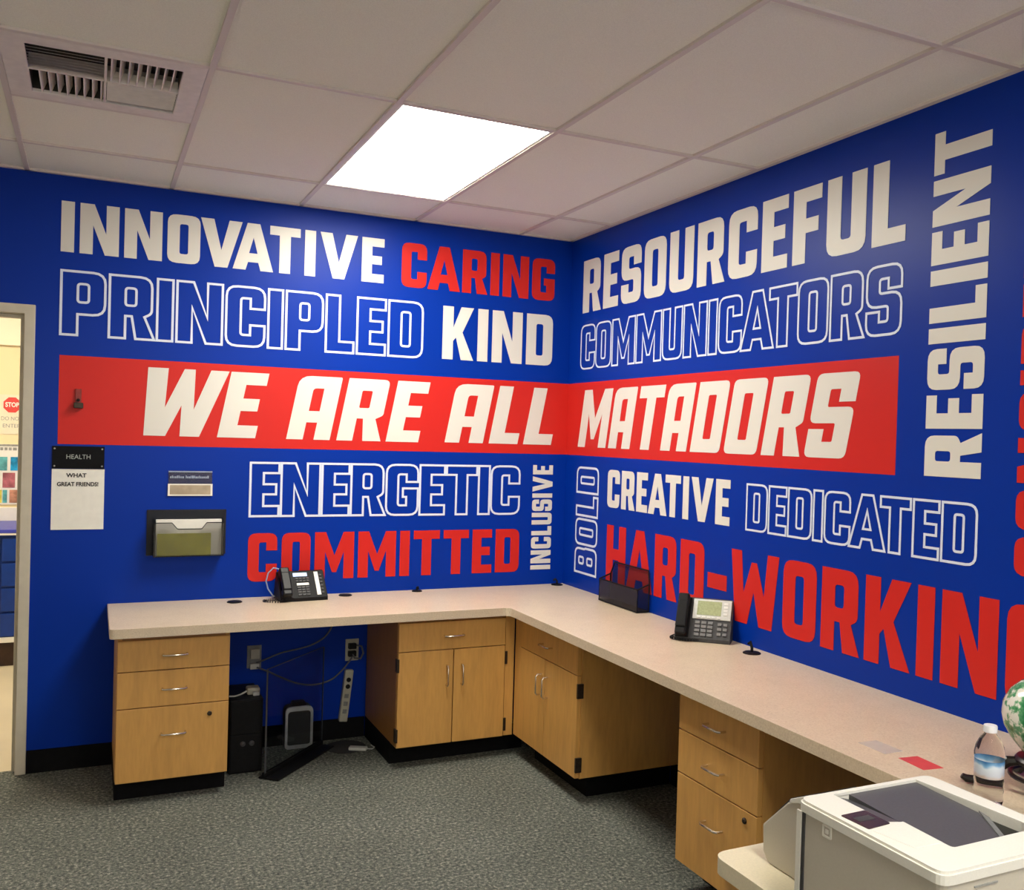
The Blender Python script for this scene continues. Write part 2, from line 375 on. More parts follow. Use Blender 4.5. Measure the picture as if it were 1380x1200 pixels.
# ---- air vent
cx, cy = (vx0+vx1)/2, (vy0+vy1)/2
vent = thing('ceiling_vent', 'white square air vent with four louvred quarters in the ceiling', 'air vent', (cx, cy, H))
q = T/2 - gw; iw = .225
MB().prism([(cx-q, cy-q), (cx+q, cy-q), (cx+q, cy+q), (cx-q, cy+q)], 'z', H-.004, H+.010,
           holes=[[(cx-iw, cy-iw), (cx+iw, cy-iw), (cx+iw, cy+iw), (cx-iw, cy+iw)]]).build('face_plate', 'vent_white', vent, bevel=.003)
du = MB()
du.box(cx-iw-.01, cx+iw+.01, cy-iw-.01, cy+iw+.01, H+.10, H+.11)
for a in (-1, 1):
    du.box(cx+a*iw, cx+a*(iw+.008), cy-iw, cy+iw, H+.008, H+.10); du.box(cx-iw, cx+iw, cy+a*iw, cy+a*(iw+.008), H+.008, H+.10)
du.build('duct_box', 'vent_dark', vent)
dv = MB().box(cx-.004, cx+.004, cy-iw, cy+iw, H-.002, H+.05).box(cx-iw, cx+iw, cy-.004, cy+.004, H-.002, H+.05)
dv.build('divider', 'vent_white', vent)
for qx, qy, along in ((-1, -1, 'x-'), (-1, 1, 'y'), (1, -1, 'y'), (1, 1, 'x+')):
    for k in range(8):
        o_ = .014 + k*(iw-.016)/8
        if along == 'y':
            X = cx + qx*o_; tl = -.012 if qx > 0 else -.012
            s_ = MB(); a0, a1 = sorted((cy+qy*.006, cy+qy*(iw-.002)))
            s_.prism([(X-.0, H-.001), (X+.0035, H-.001), (X+.0035+.014, H+.036), (X+.014, H+.036)], 'y', a0, a1)
        else:
            Y = cy + qy*o_; sg = 1 if along == 'x+' else -1
            a0, a1 = sorted((cx+qx*.006, cx+qx*(iw-.002)))
            dy_, dz_ = (.034, .0115) if sg < 0 else (-.032, .030)
            s_ = MB().prism([(Y, H-.001), (Y+.002, H-.001), (Y+.002+dy_, H+dz_), (Y+dy_, H+dz_)], 'x', a0, a1)
        s_.build('louvre', 'vent_white', vent)

# ================================================================ WALL LETTERING
s, t = .225, .19; R = .17; r_ = .045
def hole(x0, y0, x1, y1, r=r_): return [(x0, y0, r), (x1, y0, r), (x1, y1, r), (x0, y1, r)]
def G(ch):
    if ch == 'I': return s, [(0,0),(0,1),(s,1),(s,0)], []
    if ch == '-': return .45, [(0,.37),(0,.59),(.45,.59),(.45,.37)], []
    if ch == 'N': w=.68; return w, [(0,0),(0,1),(s*1.08,1),(w-s,.42),(w-s,1),(w,1),(w,0),(w-s*1.08,0),(s,.58),(s,0)], []
    if ch == 'O': w=.61; return w, [(0,0,R),(0,1,R),(w,1,R),(w,0,R)], [hole(s,t,w-s,1-t)]
    if ch == 'D': w=.61; return w, [(0,0),(0,1),(w,1,R),(w,0,R)], [hole(s,t,w-s,1-t)]
    if ch == 'V': w=.80; return w, [(0,1),(w/2-s*.55,0),(w/2+s*.55,0),(w,1),(w-s*1.12,1),(w/2,.36),(s*1.12,1)], []
    if ch == 'A':
        w=.80; e=.062
        return w, [(0,0),(w/2-s*.55,1),(w/2+s*.55,1),(w,0),(w-s*1.12,0),(w-s*1.12-e*.75,.17),(s*1.12+e*.75,.17),(s*1.12,0)], [[(w/2-.085,.36),(w/2+.085,.36),(w/2,.70)]]
    if ch == 'T': w=.62; return w, [(w/2-s/2,0),(w/2-s/2,1-t),(0,1-t),(0,1),(w,1),(w,1-t),(w/2+s/2,1-t),(w/2+s/2,0)], []
    if ch == 'E': w=.49; return w, [(0,0),(0,1),(w,1),(w,1-t),(s,1-t),(s,.60),(w*.90,.60),(w*.90,.41),(s,.41),(s,t),(w,t),(w,0)], []
    if ch == 'F': w=.49; return w, [(0,0),(0,1),(w,1),(w,1-t),(s,1-t),(s,.59),(w*.90,.59),(w*.90,.40),(s,.40),(s,0)], []
    if ch == 'L': w=.47; return w, [(0,0),(0,1),(s,1),(s,t),(w,t),(w,0)], []
    if ch == 'H': w=.64; return w, [(0,0),(0,1),(s,1),(s,.60),(w-s,.60),(w-s,1),(w,1),(w,0),(w-s,0),(w-s,.41),(s,.41),(s,0)], []
    if ch == 'C': w=.60; return w, [(0,0,R),(0,1,R),(w,1,R),(w,.64),(w-s,.64),(w-s,1-t),(s,1-t,r_),(s,t,r_),(w-s,t),(w-s,.36),(w,.36),(w,0,R)], []
    if ch == 'G': w=.61; return w, [(0,0,R),(0,1,R),(w,1,R),(w,.66),(w-s,.66),(w-s,1-t),(s,1-t,r_),(s,t,r_),(w-s,t),(w-s,.36),(w*.52,.36),(w*.52,.53),(w,.53),(w,0,R)], []
    if ch == 'P': w=.60; return w, [(0,0),(0,1),(w,1,R),(w,.33,R),(s,.33),(s,0)], [hole(s,.52,w-s,1-t)]
    if ch == 'R': w=.62; return w, [(0,0),(0,1),(w-.02,1,R),(w-.02,.42,.12),(w*.80,.36),(w+.02,0),(w-s*1.10,0),(s+.09,.36),(s,.36),(s,0)], [hole(s,.53,w-s-.02,1-t)]
    if ch == 'K': w=.66; return w, [(0,0),(0,1),(s,1),(s,.60),(w-s*1.2,1),(w,1),(w*.64,.52),(w+.01,0),(w-s*1.15,0),(s+.06,.42),(s,.35),(s,0)], []
    if ch == 'W': w=1.0; return w, [(0,1),(.115,0),(.375,0),(.5,.46),(.625,0),(.885,0),(1,1),(.775,1),(.715,.42),(.555,.86),(.445,.86),(.285,.42),(.225,1)], []
    if ch == 'M': w=.86; return w, [(0,0),(0,1),(s*1.05,1),(w/2,.50),(w-s*1.05,1),(w,1),(w,0),(w-s,0),(w-s,.58),(w/2+.045,.14),(w/2-.045,.14),(s,.58),(s,0)], []
    if ch == 'U': w=.61; return w, [(0,0,R),(0,1),(s,1),(s,t,r_),(w-s,t,r_),(w-s,1),(w,1),(w,0,R)], []
    if ch == 'S': w=.60; return w, [(0,0,R),(0,.34),(s,.34),(s,t),(w-s,t,r_),(w-s,.41,r_),(0,.41,R),(0,1,R),(w,1,R),(w,.66),(w-s,.66),(w-s,1-t),(s,1-t,r_),(s,.60,r_),(w,.60,R),(w,0,R)], []
    if ch == 'B': w=.61; return w, [(0,0),(0,1),(w-.02,1,R),(w-.02,.56,.07),(w,.52,.04),(w,0,R)], [hole(s,.60,w-s,1-t), hole(s,t,w-s,.42)]
    if ch == 'a': w=.60; return w, [(0,0),(0,1,.34),(w,1,.05),(w,0),(w-s,0),(w-s,.27),(s,.27),(s,0)], [[(s,.45),(w-s,.45),(w-s,1-t),(s,1-t,.1)]]
    if ch == 'w': w=.93; return w, [(0,1),(.125,0),(.385,0),(.50,.46),(.56,0),(.80,0),(1.0,1),(.77,1),(.66,.40),(.575,1),(.44,1),(.305,.42),(.245,1)], []
def offset(loop, d):
    """offset a closed outline by d (mitred, sign by winding)"""
    K = len(loop); out = []
    A = sum(loop[i-1][0]*loop[i][1]-loop[i][0]*loop[i-1][1] for i in range(K)); sg = 1 if A > 0 else -1
    for i in range(K):
        p = Vector(loop[i]); a = (p-Vector(loop[i-1])); b_ = (Vector(loop[(i+1) % K])-p)
        if a.length < 1e-7 or b_.length < 1e-7: out.append(tuple(p)); continue
        a.normalize(); b_.normalize()
        na = Vector((a.y, -a.x))*sg; nb = Vector((b_.y, -b_.x))*sg
        n = (na+nb); 
        if n.length < 1e-6: n = na.copy()
        n.normalize(); k = d/max(.35, n.dot(na)); out.append((p.x+n.x*k, p.y+n.y*k))
    return out
def word(text, u0, u1, z0, z1, wall, colour, outline=False, vertical=False, shear=0., gap=.095, glyph=None, label=None, squeeze=0., lw=.0055):
    """letters between u0..u1 (running coordinate along the wall, to the right) and z0..z1"""
    items = []; x = 0; prev = ''
    rk = .5 if shear else 1.
    for ch in (glyph or text):
        x += {'OV': -.09, 'VA': -.27, 'AT': -.17, 'CA': -.07, 'EA': -.06, 'HA': -.05, 'AR': -.04, 'TI': .0, 'TO': -.02}.get(prev+ch, 0)
        g = G(ch); items.append((x, g)); x += g[0]+gap; prev = ch
    total = items[-1][0]+items[-1][1][0]
    u_len, v_len = (z1-z0, u1-u0) if vertical else (u1-u0, z1-z0)
    kx = u_len/total; kz = v_len
    mb = MB()
    def place(p):
        a, b_ = p
        if vertical: return (u1-b_, z0+a)
        return (u0+a+shear*b_, z0+b_)
    th = .0012
    for x, (w_, out, holes) in items:
        rs = lambda l: [(*p[:2], p[2]*rk) if len(p) > 2 else p for p in l]
        loops = [fillet(rs(out))] + [fillet(rs(h)) for h in holes]
        L2 = [[place(((x+a)*kx, b_*kz)) for a, b_ in l] for l in loops]
        def put(l): return [(-p[0], p[1]) for p in l] if wall == 'right' else l
        if outline:
            for l in L2:
                o1 = offset(l, lw); o2 = offset(l, -lw); K = len(l); fs = []; vs = []
                for d_ in (0, 1):
                    for q_ in o1+o2:
                        vs.append((-th*(d_ == 0), -q_[0], q_[1]) if wall == 'right' else (q_[0], -th*(d_ == 0), q_[1]))
                for i in range(K):
                    j = (i+1) % K
                    fs += [(i, j, K+j, K+i), (2*K+i, 2*K+j, j, i), (K+i, K+j, 3*K+j, 3*K+i)]
                mb.add(vs, fs)
        elif wall == 'right': mb.prism(put(L2[0]), 'x', -th, 0, holes=[put(h) for h in L2[1:]])
        else: mb.prism(L2[0], 'y', -th, 0, holes=L2[1:])
    par = wall_right if wall == 'right' else wall_back
    if wall == 'right': mb.xf(Matrix.Translation((-.0008 if colour != 'band' else 0, 0, 0)))
    else: mb.xf(Matrix.Translation((0, -.0008, 0)))
    o = mb.build('lettering', M[{'white': 'white_vinyl', 'pale': 'pale_vinyl', 'red': 'red_vinyl'}[colour]], par)
    cn = {'white': 'white', 'pale': 'white outlined', 'red': 'red'}[colour]
    o['label'] = label or f'{cn} wall lettering reading {text}'
    return o
# red band across both walls
bb = MB().box(-2.629, -.0005, -.0006, 0, 1.511, 1.9205).build('red_band', 'red_vinyl', wall_back); bb['label'] = 'red painted band across the back wall'
bb = MB().box(-.0006, 0, -2.4765, -.0005, 1.511, 1.9205).build('red_band', 'red_vinyl', wall_right); bb['label'] = 'red painted band across the right wall'
word('INNOVATIVE', -2.634, -1.115, 2.395, 2.627, 'back', 'white')
word('CARING', -1.018, -.109, 2.389, 2.625, 'back', 'red')
word('PRINCIPLED', -2.628, -.893, 2.016, 2.309, 'back', 'pale', outline=True, gap=.06)
word('KIND', -.778, -.112, 2.018, 2.307, 'back', 'white')
sh = .19
word('WE', -2.313, -1.751, 1.560, 1.886, 'back', 'white', glyph='wE', shear=sh)
word('ARE', -1.599, -.901, 1.560, 1.886, 'back', 'white', glyph='aRE', shear=sh)
word('ALL', -.750, -.104, 1.564, 1.888, 'back', 'white', glyph='aLL', shear=sh)
word('ENERGETIC', -1.768, -.294, 1.169, 1.437, 'back', 'pale', outline=True, gap=.04)
word('COMMITTED', -1.772, -.286, .840, 1.083, 'back', 'red')
word('INCLUSIVE', -.211, -.085, .848, 1.447, 'back', 'white', vertical=True)
word('RESOURCEFUL', .153, 2.487, 2.312, 2.605, 'right', 'white')
word('COMMUNICATORS', .146, 2.480, 1.998, 2.240, 'right', 'pale', outline=True, lw=.0045, gap=.06)
word('RESILIENT', 2.602, 2.821, 1.515, 2.640, 'right', 'white', vertical=True, gap=.08)
word('MATADORS', .141, 2.235, 1.559, 1.877, 'right', 'white', glyph='MaTaDORS', shear=.22, gap=.085)
word('BOLD', .148, .392, .856, 1.443, 'right', 'pale', outline=True, vertical=True, lw=.006)
word('CREATIVE', .497, 1.562, 1.246, 1.445, 'right', 'white')
word('DEDICATED', 1.677, 2.813, 1.244, 1.434, 'right', 'pale', outline=True, lw=.0042, gap=.06)
word('HARD-WORKING', .504, 3.121, .850, 1.153, 'right', 'red')
word('CONSIDERATE', 2.948, 3.22, 1.235, 2.640, 'right', 'red', vertical=True, gap=.10)

# ================================================================ WORKTOP AND CABINETS
CT = .762; CU = .722
ct = MB().prism(fillet([(-2.405, -.632, .02), (-.612, -.632, .035), (-.612, -4.6, .01), (-.001, -4.6), (-.001, -.001), (-2.405, -.001)]), 'z', CU, CT)
worktop = ct.build('countertop', 'laminate', bevel=.004, origin=(-1.2, -.3, CU))
tag(worktop, 'long L-shaped speckled beige laminate countertop along both blue walls', 'countertop')

def frame(o, right):
    """local axes for a cabinet front: returns f(a, d, z) -> world, a along the front, d depth from wall"""
    return (lambda a, d, z: (-d, -a, z)) if right else (lambda a, d, z: (a, -d, z))
def fbox(mb, right, a0, a1, d0, d1, z0, z1):
    if right: return mb.box(-d0, -d1, -a0, -a1, z0, z1)
    return mb.box(a0, a1, -d0, -d1, z0, z1)
def handle(parent, right, a, d, z, L_=.096, vert=False):
    h = L_/2; o_ = .030
    if vert: pts = [(a, 0, z-h), (a, o_*.75, z-h), (a, o_, z-h+.010), (a, o_, z+h-.010), (a, o_*.75, z+h), (a, 0, z+h)]
    else: pts = [(a-h, 0, z), (a-h, o_*.75, z), (a-h+.010, o_, z), (a+h-.010, o_, z), (a+h, o_*.75, z), (a+h, 0, z)]
    P = [((-(d+q_[1]), -q_[0], q_[2]) if right else (q_[0], -(d+q_[1]), q_[2])) for q_ in pts]
    return MB().tube(P, .0042, 8).build('handle', 'nickel', parent)
def lock(parent, right, a, d, z):
    m_ = MB().lathe([(.010, 0), (.010, .004), (.007, .007), (.0, .0075)], ((-d, -a, z) if right else (a, -d, z)), 16, 'x' if right else 'y')
    return m_.build('lock', 'bronze', parent)
def cabinet(name, label, right, a0, a1, dep, group, side_mat='maple_dark', kick_in=(0, 0), kick_d=.485, drawers=(), doors=(), z0=.10, face_right=None, hinges=(), lockpos=None):
    c = (a0+a1)/2
    loc = (-dep/2, -c, 0) if right else (c, -dep/2, 0)
    t_ = thing(name, label, 'cabinet', loc, group=group)
    th = .018; fd = dep-.020
    for n_, (p0, p1) in (('side_panel', (a0, a0+th)), ('side_panel', (a1-th, a1))):
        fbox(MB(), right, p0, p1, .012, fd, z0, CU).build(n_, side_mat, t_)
    fbox(MB(), right, a0+th, a1-th, .012, .020, z0, CU).build('back_panel', 'maple_dark', t_)
    fbox(MB(), right, a0+th, a1-th, .020, fd, z0, z0+.018).build('bottom_panel', 'maple_dark', t_)
    fbox(MB(), right, a0+th, a1-th, fd-.03, fd, CU-.04, CU).build('top_rail', 'maple_dark', t_)
    fbox(MB(), right, a0+kick_in[0], a1-kick_in[1], .012, kick_d, 0, z0).build('toe_kick', 'rubber', t_)
    for (d0, d1, q0, q1) in drawers:
        dr = fbox(MB(), right, d0+.0015, d1-.0015, fd, dep, q0+.002, q1-.002).build('drawer', 'maple', t_, bevel=.0015)
        zc = (q0+q1)/2 if q1-q0 < .2 else q1-.115
        handle(dr, right, (d0+d1)/2, dep, zc)
        if lockpos and q1-q0 > .2: lock(dr, right, lockpos[0], dep, lockpos[1])
    for k, (d0, d1, q0, q1, hp) in enumerate(doors):
        do = fbox(MB(), right, d0+.0015, d1-.0015, fd, dep, q0+.002, q1-.002).build('door', 'maple', t_, bevel=.0015)
        handle(do, right, hp, dep, q1-.125, .096, True)
    for (a, zz) in hinges:
        MB_ = MB(); fbox(MB_, right, a-.005, a+.007, fd-.006, dep+.004, zz-.032, zz+.032)
        MB_.build('hinge', 'bronze', t_, bevel=.001)
    return t_
G1 = None
cabinet('drawer_cabinet', 'maple three-drawer cabinet at the left end of the countertop by the doorway', False, -2.372, -1.920, .57, G1, kick_d=.485,
        drawers=[(-2.372, -1.920, .566, .700), (-2.372, -1.920, .410, .566), (-2.372, -1.920, .095, .410)], lockpos=(-2.0, .362), side_mat='maple')
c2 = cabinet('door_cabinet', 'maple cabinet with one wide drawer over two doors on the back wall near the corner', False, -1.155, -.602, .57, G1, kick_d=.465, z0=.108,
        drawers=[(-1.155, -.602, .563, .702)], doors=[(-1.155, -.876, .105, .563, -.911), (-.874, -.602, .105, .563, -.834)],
        hinges=[(-1.156, .50), (-1.156, .165), (-.597, .50), (-.597, .165)])
fbox(MB(), False, -.600, -.552, .50, .566, .108, CU).build('filler_strip', 'maple', c2)
fbox(MB(), False, -.602, -.45, .40, .4655, 0, .1075).build('toe_kick', 'rubber', c2)
c3 = cabinet('door_cabinet', 'maple cabinet with one drawer over two doors on the right wall next to the corner', True, .640, 1.250, .55, G1, kick_d=.455, z0=.113, kick_in=(0, .068),
        drawers=[(.640, 1.245, .566, .702)], doors=[(.640, .918, .112, .566, .885), (.920, 1.245, .112, .566, .952)],
        hinges=[(1.251, .50), (1.251, .175)], side_mat='maple')
cabinet('drawer_cabinet', 'maple three-drawer cabinet under the right countertop, closest to the printer', True, 2.045, 2.495, .56, G1, kick_d=.435, z0=.10,
        drawers=[(2.045, 2.495, .574, .706), (2.045, 2.495, .419, .574), (2.045, 2.495, .100, .419)], lockpos=(2.434, .386), side_mat='maple')
fbox(MB(), True, .573, .640, .50, .548, .113, CU).build('filler_strip', 'maple', c3)

# ---- grommets and cable stubs on the worktop
def grommet(x, y, label, stub=None, r=.032):
    t_ = thing('cable_grommet', label, 'cable grommet', (x, y, CT), group='black cable grommets in the countertop')
    MB().lathe([(r, 0), (r, .003), (r*.85, .006), (r*.3, .007), (0, .007)], (x, y, CT), 24).build('cap', 'plastic_black', t_)
    if stub:
        MB().tube([(x, y, CT+.004), (x, y, CT+.022), (x+stub[0]*.5, y+stub[1]*.5, CT+stub[2]), (x+stub[0], y+stub[1], CT+stub[2]-.01)], .006, 8).build('cable_stub', 'plastic_black', t_)
grommet(-1.846, -.119, 'flat black cable grommet left of the black desk phone', r=.036)
grommet(-1.293, -.075, 'black cable grommet right of the black desk phone', r=.034)
grommet(-.900, -.050, 'black cable grommet under the red lettering on the back wall side', (.012, .012, .022), r=.028)
grommet(-.062, -.050, 'black cable grommet in the corner of the countertop', (-.02, .006, .035), r=.034)
grommet(-.077, -1.836, 'black cable grommet right of the silver desk phone', (-.004, .018, .045), r=.036)

# ================================================================ PHONES  (local: front edge at y=0, faces -y)
def phone(kind, label, loc, rz):
    t_ = thing('desk_phone', label, 'phone', loc, rz, 'desk phones on the countertop')
    b_ = lambda mb, n_, m_, par=t_, bev=0.: mb.build(n_, m_, par, bevel=bev, world=False)
    W = .235
    # wedge body
    ang = math.radians(50)
    prof = [(0, .0), (0, .018), (.098, .135), (.112, .138), (.150, .02), (.15, 0)]
    if kind == 'silver': prof = [(0, 0), (0, .016), (.100, .168), (.116, .170), (.155, .02), (.155, 0)]
    mb = MB().prism(prof, 'x', -W/2, W/2); b_(mb, 'body', 'plastic_grey' if kind == 'silver' else 'plastic_black', bev=.004)
    p0 = Vector((0, prof[1][0], prof[1][1])); p1 = Vector((0, prof[2][0], prof[2][1])); up = (p1-p0).normalized(); nrm = Vector((0, -up.z, up.y)); LN = (p1-p0).length
    def plate(x0, x1, u0, u1, h0=0., h1=.003):
        vs = []
        for h in (h0, h1):
            for x, u in ((x0, u0), (x1, u0), (x1, u1), (x0, u1)): vs.append(Vector((x, 0, 0)) + p0 + up*u*LN + nrm*h)
        return MB().add(vs, [(3,2,1,0),(4,5,6,7),(0,1,5,4),(1,2,6,5),(2,3,7,6),(3,0,4,7)])
    # handset, standing in its cradle at the left
    hx = -W/2+.030
    hs = MB()
    for (u0, u1, h0, h1) in ((.0, .26, .004, .040), (.74, 1.02, .004, .044), (.16, .84, .024, .046)):
        hs.v += plate(hx-.025, hx+.022, u0, u1, h0, h1).v; o_ = len(hs.v)-8
        hs.f += [tuple(i+o_ for i in f) for f in [(3,2,1,0),(4,5,6,7),(0,1,5,4),(1,2,6,5),(2,3,7,6),(3,0,4,7)]]; hs.smooth += [False]*6
    hso = b_(hs, 'handset', 'plastic_black_gloss' if kind == 'black' else 'plastic_black', bev=.007)
    b_(plate(-W/2+.003, -W/2+.060, .0, 1.0, 0, .006), 'cradle', 'plastic_black', bev=.002)
    if kind == 'silver':
        bz = b_(plate(-.050, W/2-.006, .48, .985, 0, .005), 'bezel', 'silver', bev=.0015)
        b_(plate(-.032, .070, .58, .93, .005, .0065), 'screen', 'lcd_green')
        for k in range(5): b_(plate(-.030+k*.021, -.016+k*.021, .505, .545, .005, .009), 'soft_key', 'key_white')
        for k in range(4): b_(plate(W/2-.038, W/2-.022, .60+k*.085, .66+k*.085, .005, .008), 'line_key', 'key_white')
        km, ks = 'key_grey', .0
        for r in range(4):
            for c in range(3): b_(plate(-.035+c*.027, -.015+c*.027, .06+r*.10, .125+r*.10, 0, .005), 'key', km)
        for r in range(3):
            for c in range(2): b_(plate(.060+c*.024, .076+c*.024, .10+r*.12, .165+r*.12, 0, .005), 'function_key', km)
    else:
        b_(plate(-.040, .030, .80, .93, 0, .003), 'screen', 'lcd_blue')
        b_(plate(-.028, .032, .46, .545, 0, .003), 'key_label_strip', 'key_white')
        b_(plate(W/2-.052, W/2-.032, .08, .95, 0, .003), 'line_label_strip', 'key_white')
        for r in range(4):
            for c in range(3): b_(plate(-.028+c*.021, -.012+c*.021, .08+r*.09, .14+r*.09, 0, .005), 'key', 'plastic_grey')
        for r in range(2):
            for c in range(4): b_(plate(-.030+c*.018, -.018+c*.018, .60+r*.09, .655+r*.09, 0, .004), 'function_key', 'plastic_grey')
        for r in range(6): b_(plate(W/2-.028, W/2-.016, .14+r*.13, .20+r*.13, 0, .004), 'line_key', 'plastic_grey')
    # coiled cord lying on the worktop by the left side
    pts = []
    base = [Vector((-W/2+.02, -.004, .012)), Vector((-W/2-.01, -.02, .009)), Vector((-W/2-.055, -.004, .009)), Vector((-W/2-.075, .030, .009)), Vector((-W/2-.040, .045, .009)), Vector((-W/2-.0, .055, .010))]
    if kind == 'silver': base = [Vector((-W/2+.10, -.008, .008)), Vector((-W/2+.03, -.014, .009)), Vector((-W/2-.012, .0, .010)), Vector((-W/2-.005, .035, .012))]
    K = 110
    for i in range(K+1):
        f = i/K*(len(base)-1); a = int(min(f, len(base)-2)); f -= a
        A = base[max(a-1, 0)]; B = base[a]; C = base[a+1]; D = base[min(a+2, len(base)-1)]
        p = .5*((2*B)+(C-A)*f+(2*A-5*B+4*C-D)*f*f+(3*B-A-3*C+D)*f**3)
        an = i*2*PI/5.5
        pts.append(p+Vector((math.cos(an)*.0055, 0, math.sin(an)*.0055)))
    b_(MB().tube(pts, .0016, 5), 'coiled_cord', 'plastic_black')
    return t_
ph1 = phone('black', 'black desk phone on the countertop under the red lettering, pale cable looping beside it', (-1.522, -.185, CT), math.radians(4))
ph2 = phone('silver', 'dark grey desk phone with silver bezel and greenish screen against the right wall', (-.155, -1.602, CT), math.radians(-43.5))
# pale cable loop behind the black phone
lp = MB().tube([(-1.622, -.06, .905), (-1.655, -.06, .915), (-1.680, -.06, .890), (-1.690, -.06, .850), (-1.680, -.065, .810), (-1.655, -.07, .775), (-1.60, -.07, .768)], .0035, 8)
lo = lp.build('network_cable', 'ink_pale'); lo.parent = ph1
lo.matrix_parent_inverse = (Matrix.Translation(ph1.location) @ Matrix.Rotation(ph1.rotation_euler.z, 4, 'Z')).inverted(); lo['label'] = 'thin pale cable looping up behind the phone'

# ---- mesh file sorter on the right counter
ft = thing('mesh_file_tray', 'black steel mesh file holder standing against the right wall', 'file holder', (-.05, -.76, CT))
y0, y1 = -.955, -.575; xw = -.008; xf = -.078
rod = .004
def rodm(pts, closed=False): return MB().tube(pts, rod, 6, closed)
rodm([(xf, y0, CT+.006), (xf, y1, CT+.006), (xf, y1, CT+.115), (xf, y0, CT+.115)], True).build('front_frame', 'plastic_black', ft)
rodm([(xw-.004, y0, CT+.006), (xw-.004, y1, CT+.006), (xw-.004, y1, CT+.14), (xw-.004, y1-.04, CT+.205), (xw-.004, y0+.01, CT+.205), (xw-.004, y0, CT+.14)], True).build('back_frame', 'plastic_black', ft)
for yy in (y0, y1):
    rodm([(xf, yy, CT+.115), (xw-.004, yy, CT+.14)]).build('side_rail', 'plastic_black', ft)
    MB().prism([(xf, CT+.006), (xw-.004, CT+.006), (xw-.004, CT+.14), (xf, CT+.115)], 'y', yy-.0006, yy+.0006).build('side_mesh', 'mesh_open', ft)
MB().box(xf-.0006, xf+.0006, y0, y1, CT+.006, CT+.115).build('front_mesh', 'mesh', ft)
MB().prism([(y0, CT+.006), (y1, CT+.006), (y1, CT+.14), (y1-.04, CT+.205), (y0+.01, CT+.205), (y0, CT+.14)], 'x', xw-.0046, xw-.0034).build('back_mesh', 'mesh_open', ft)
MB().box(xf, xw-.004, y0, y1, CT+.002, CT+.008).build('base_plate', 'plastic_black', ft)

# ---- tape strips on the worktop
def strip(c, label, m_):
    o = MB().prism(c, 'z', CT+.0001, CT+.0008).build('tape_strip', m_); tag(o, label, 'tape'); return o
strip([(-.503, -2.856), (-.437, -2.858), (-.437, -2.958), (-.505, -2.958)], 'clear tape strip stuck flat on the right countertop', 'tape_clear')
strip([(-.494, -2.995), (-.432, -3.003), (-.440, -3.098), (-.504, -3.090)], 'red strip of tape stuck on the countertop near the printer', 'tape_red')

# ================================================================ PRINTER STAND AND PRINTER
ps = thing('printer_stand', 'low wooden stand with a pale rounded laminate top under the printer', 'stand', (-.9, -3.5, 0))
MB().prism(fillet([(-1.123, -3.02, .045), (-.66, -3.02, .02), (-.66, -3.95, .02), (-1.123, -3.95, .045)], 6), 'z', .577, .617).build('stand_top', 'stand_laminate', ps, bevel=.004)
bd = MB()
bd.box(-1.095, -1.077, -3.93, -3.04, .02, .577); bd.box(-.70, -.682, -3.93, -3.04, .02, .577)
bd.box(-1.077, -.70, -3.93, -3.912, .02, .577)
bd.build('side_panel', 'maple', ps)
MB().box(-1.077, -.70, -3.912, -3.04, .30, .318).build('shelf', 'maple', ps)
MB().box(-1.077, -.70, -3.912, -3.04, .04, .058).build('bottom_panel', 'maple', ps)
for a in (-1.06, -.72):
    for b_ in (-3.90, -3.07): MB().lathe([(.018, 0), (.018, .04), (.01, .04)], (a, b_, 0), 12).build('foot', 'plastic_black', ps)

px0, px1, py0, py1, pz0, pz1 = -1.128, -.745, -3.697, -3.317, .623, .860
pr = thing('printer', 'white laser printer with dark grey output tray on the wooden stand', 'printer', (-.937, -3.507, .617))
ol = lambda i, r: fillet([(px0+i, py0+i, r), (px1-i, py0+i, r), (px1-i, py1-i, r), (px0+i, py1-i, r)], 5)
op = [(-1.043, -3.334), (-.800, -3.334), (-.785, -3.590, .01), (-.800, -3.622, .012), (-1.020, -3.624, .010), (-1.013, -3.500), (-1.043, -3.488)]
opf = fillet(op, 4)
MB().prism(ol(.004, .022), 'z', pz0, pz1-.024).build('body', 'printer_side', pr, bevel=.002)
cov = MB().prism(ol(0., .026), 'z', pz1-.024, pz1-.006, holes=[opf])
cov.prism(ol(.004, .024), 'z', pz1-.008, pz1, holes=[opf])
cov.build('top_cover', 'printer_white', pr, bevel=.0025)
# output tray: slope falling to the deep pocket at the far corner
def zt(x, y): return pz1 - .006 - .012*min(1, max(0, (-3.34-y)/.28))
tr = MB(); 
g = [(-.998, -3.334), (-.800, -3.334), (-.800, -3.500), (-.872, -3.618), (-.998, -3.618)]
tr.add([(x, y, zt(x, y)) for x, y in g] + [(x, y, pz1-.024) for x, y in g], [(0,1,2,3,4), (0,4,9,5), (4,3,8,9), (3,2,7,8), (2,1,6,7), (1,0,5,6)])
tr.build('output_tray', 'printer_grey', pr)
tr = MB(); g = [(-1.043, -3.334), (-.998, -3.334), (-.998, -3.618), (-1.020, -3.622), (-1.013, -3.50), (-1.043, -3.488)]
tr.add([(x, y, pz1-(.004 if x < -1.005 else .017)) for x, y in g] + [(x, y, pz1-.024) for x, y in g], [(0,1,2,3,4,5), (0,5,11,6), (5,4,10,11), (4,3,9,10), (3,2,8,9), (2,1,7,8), (1,0,6,7)])
tr.build('tray_side_slope', 'printer_grey', pr)
MB().box(-1.043, -.785, -3.624, -3.334, pz1-.0245, pz1-.0225).build('output_slot', 'printer_black', pr)
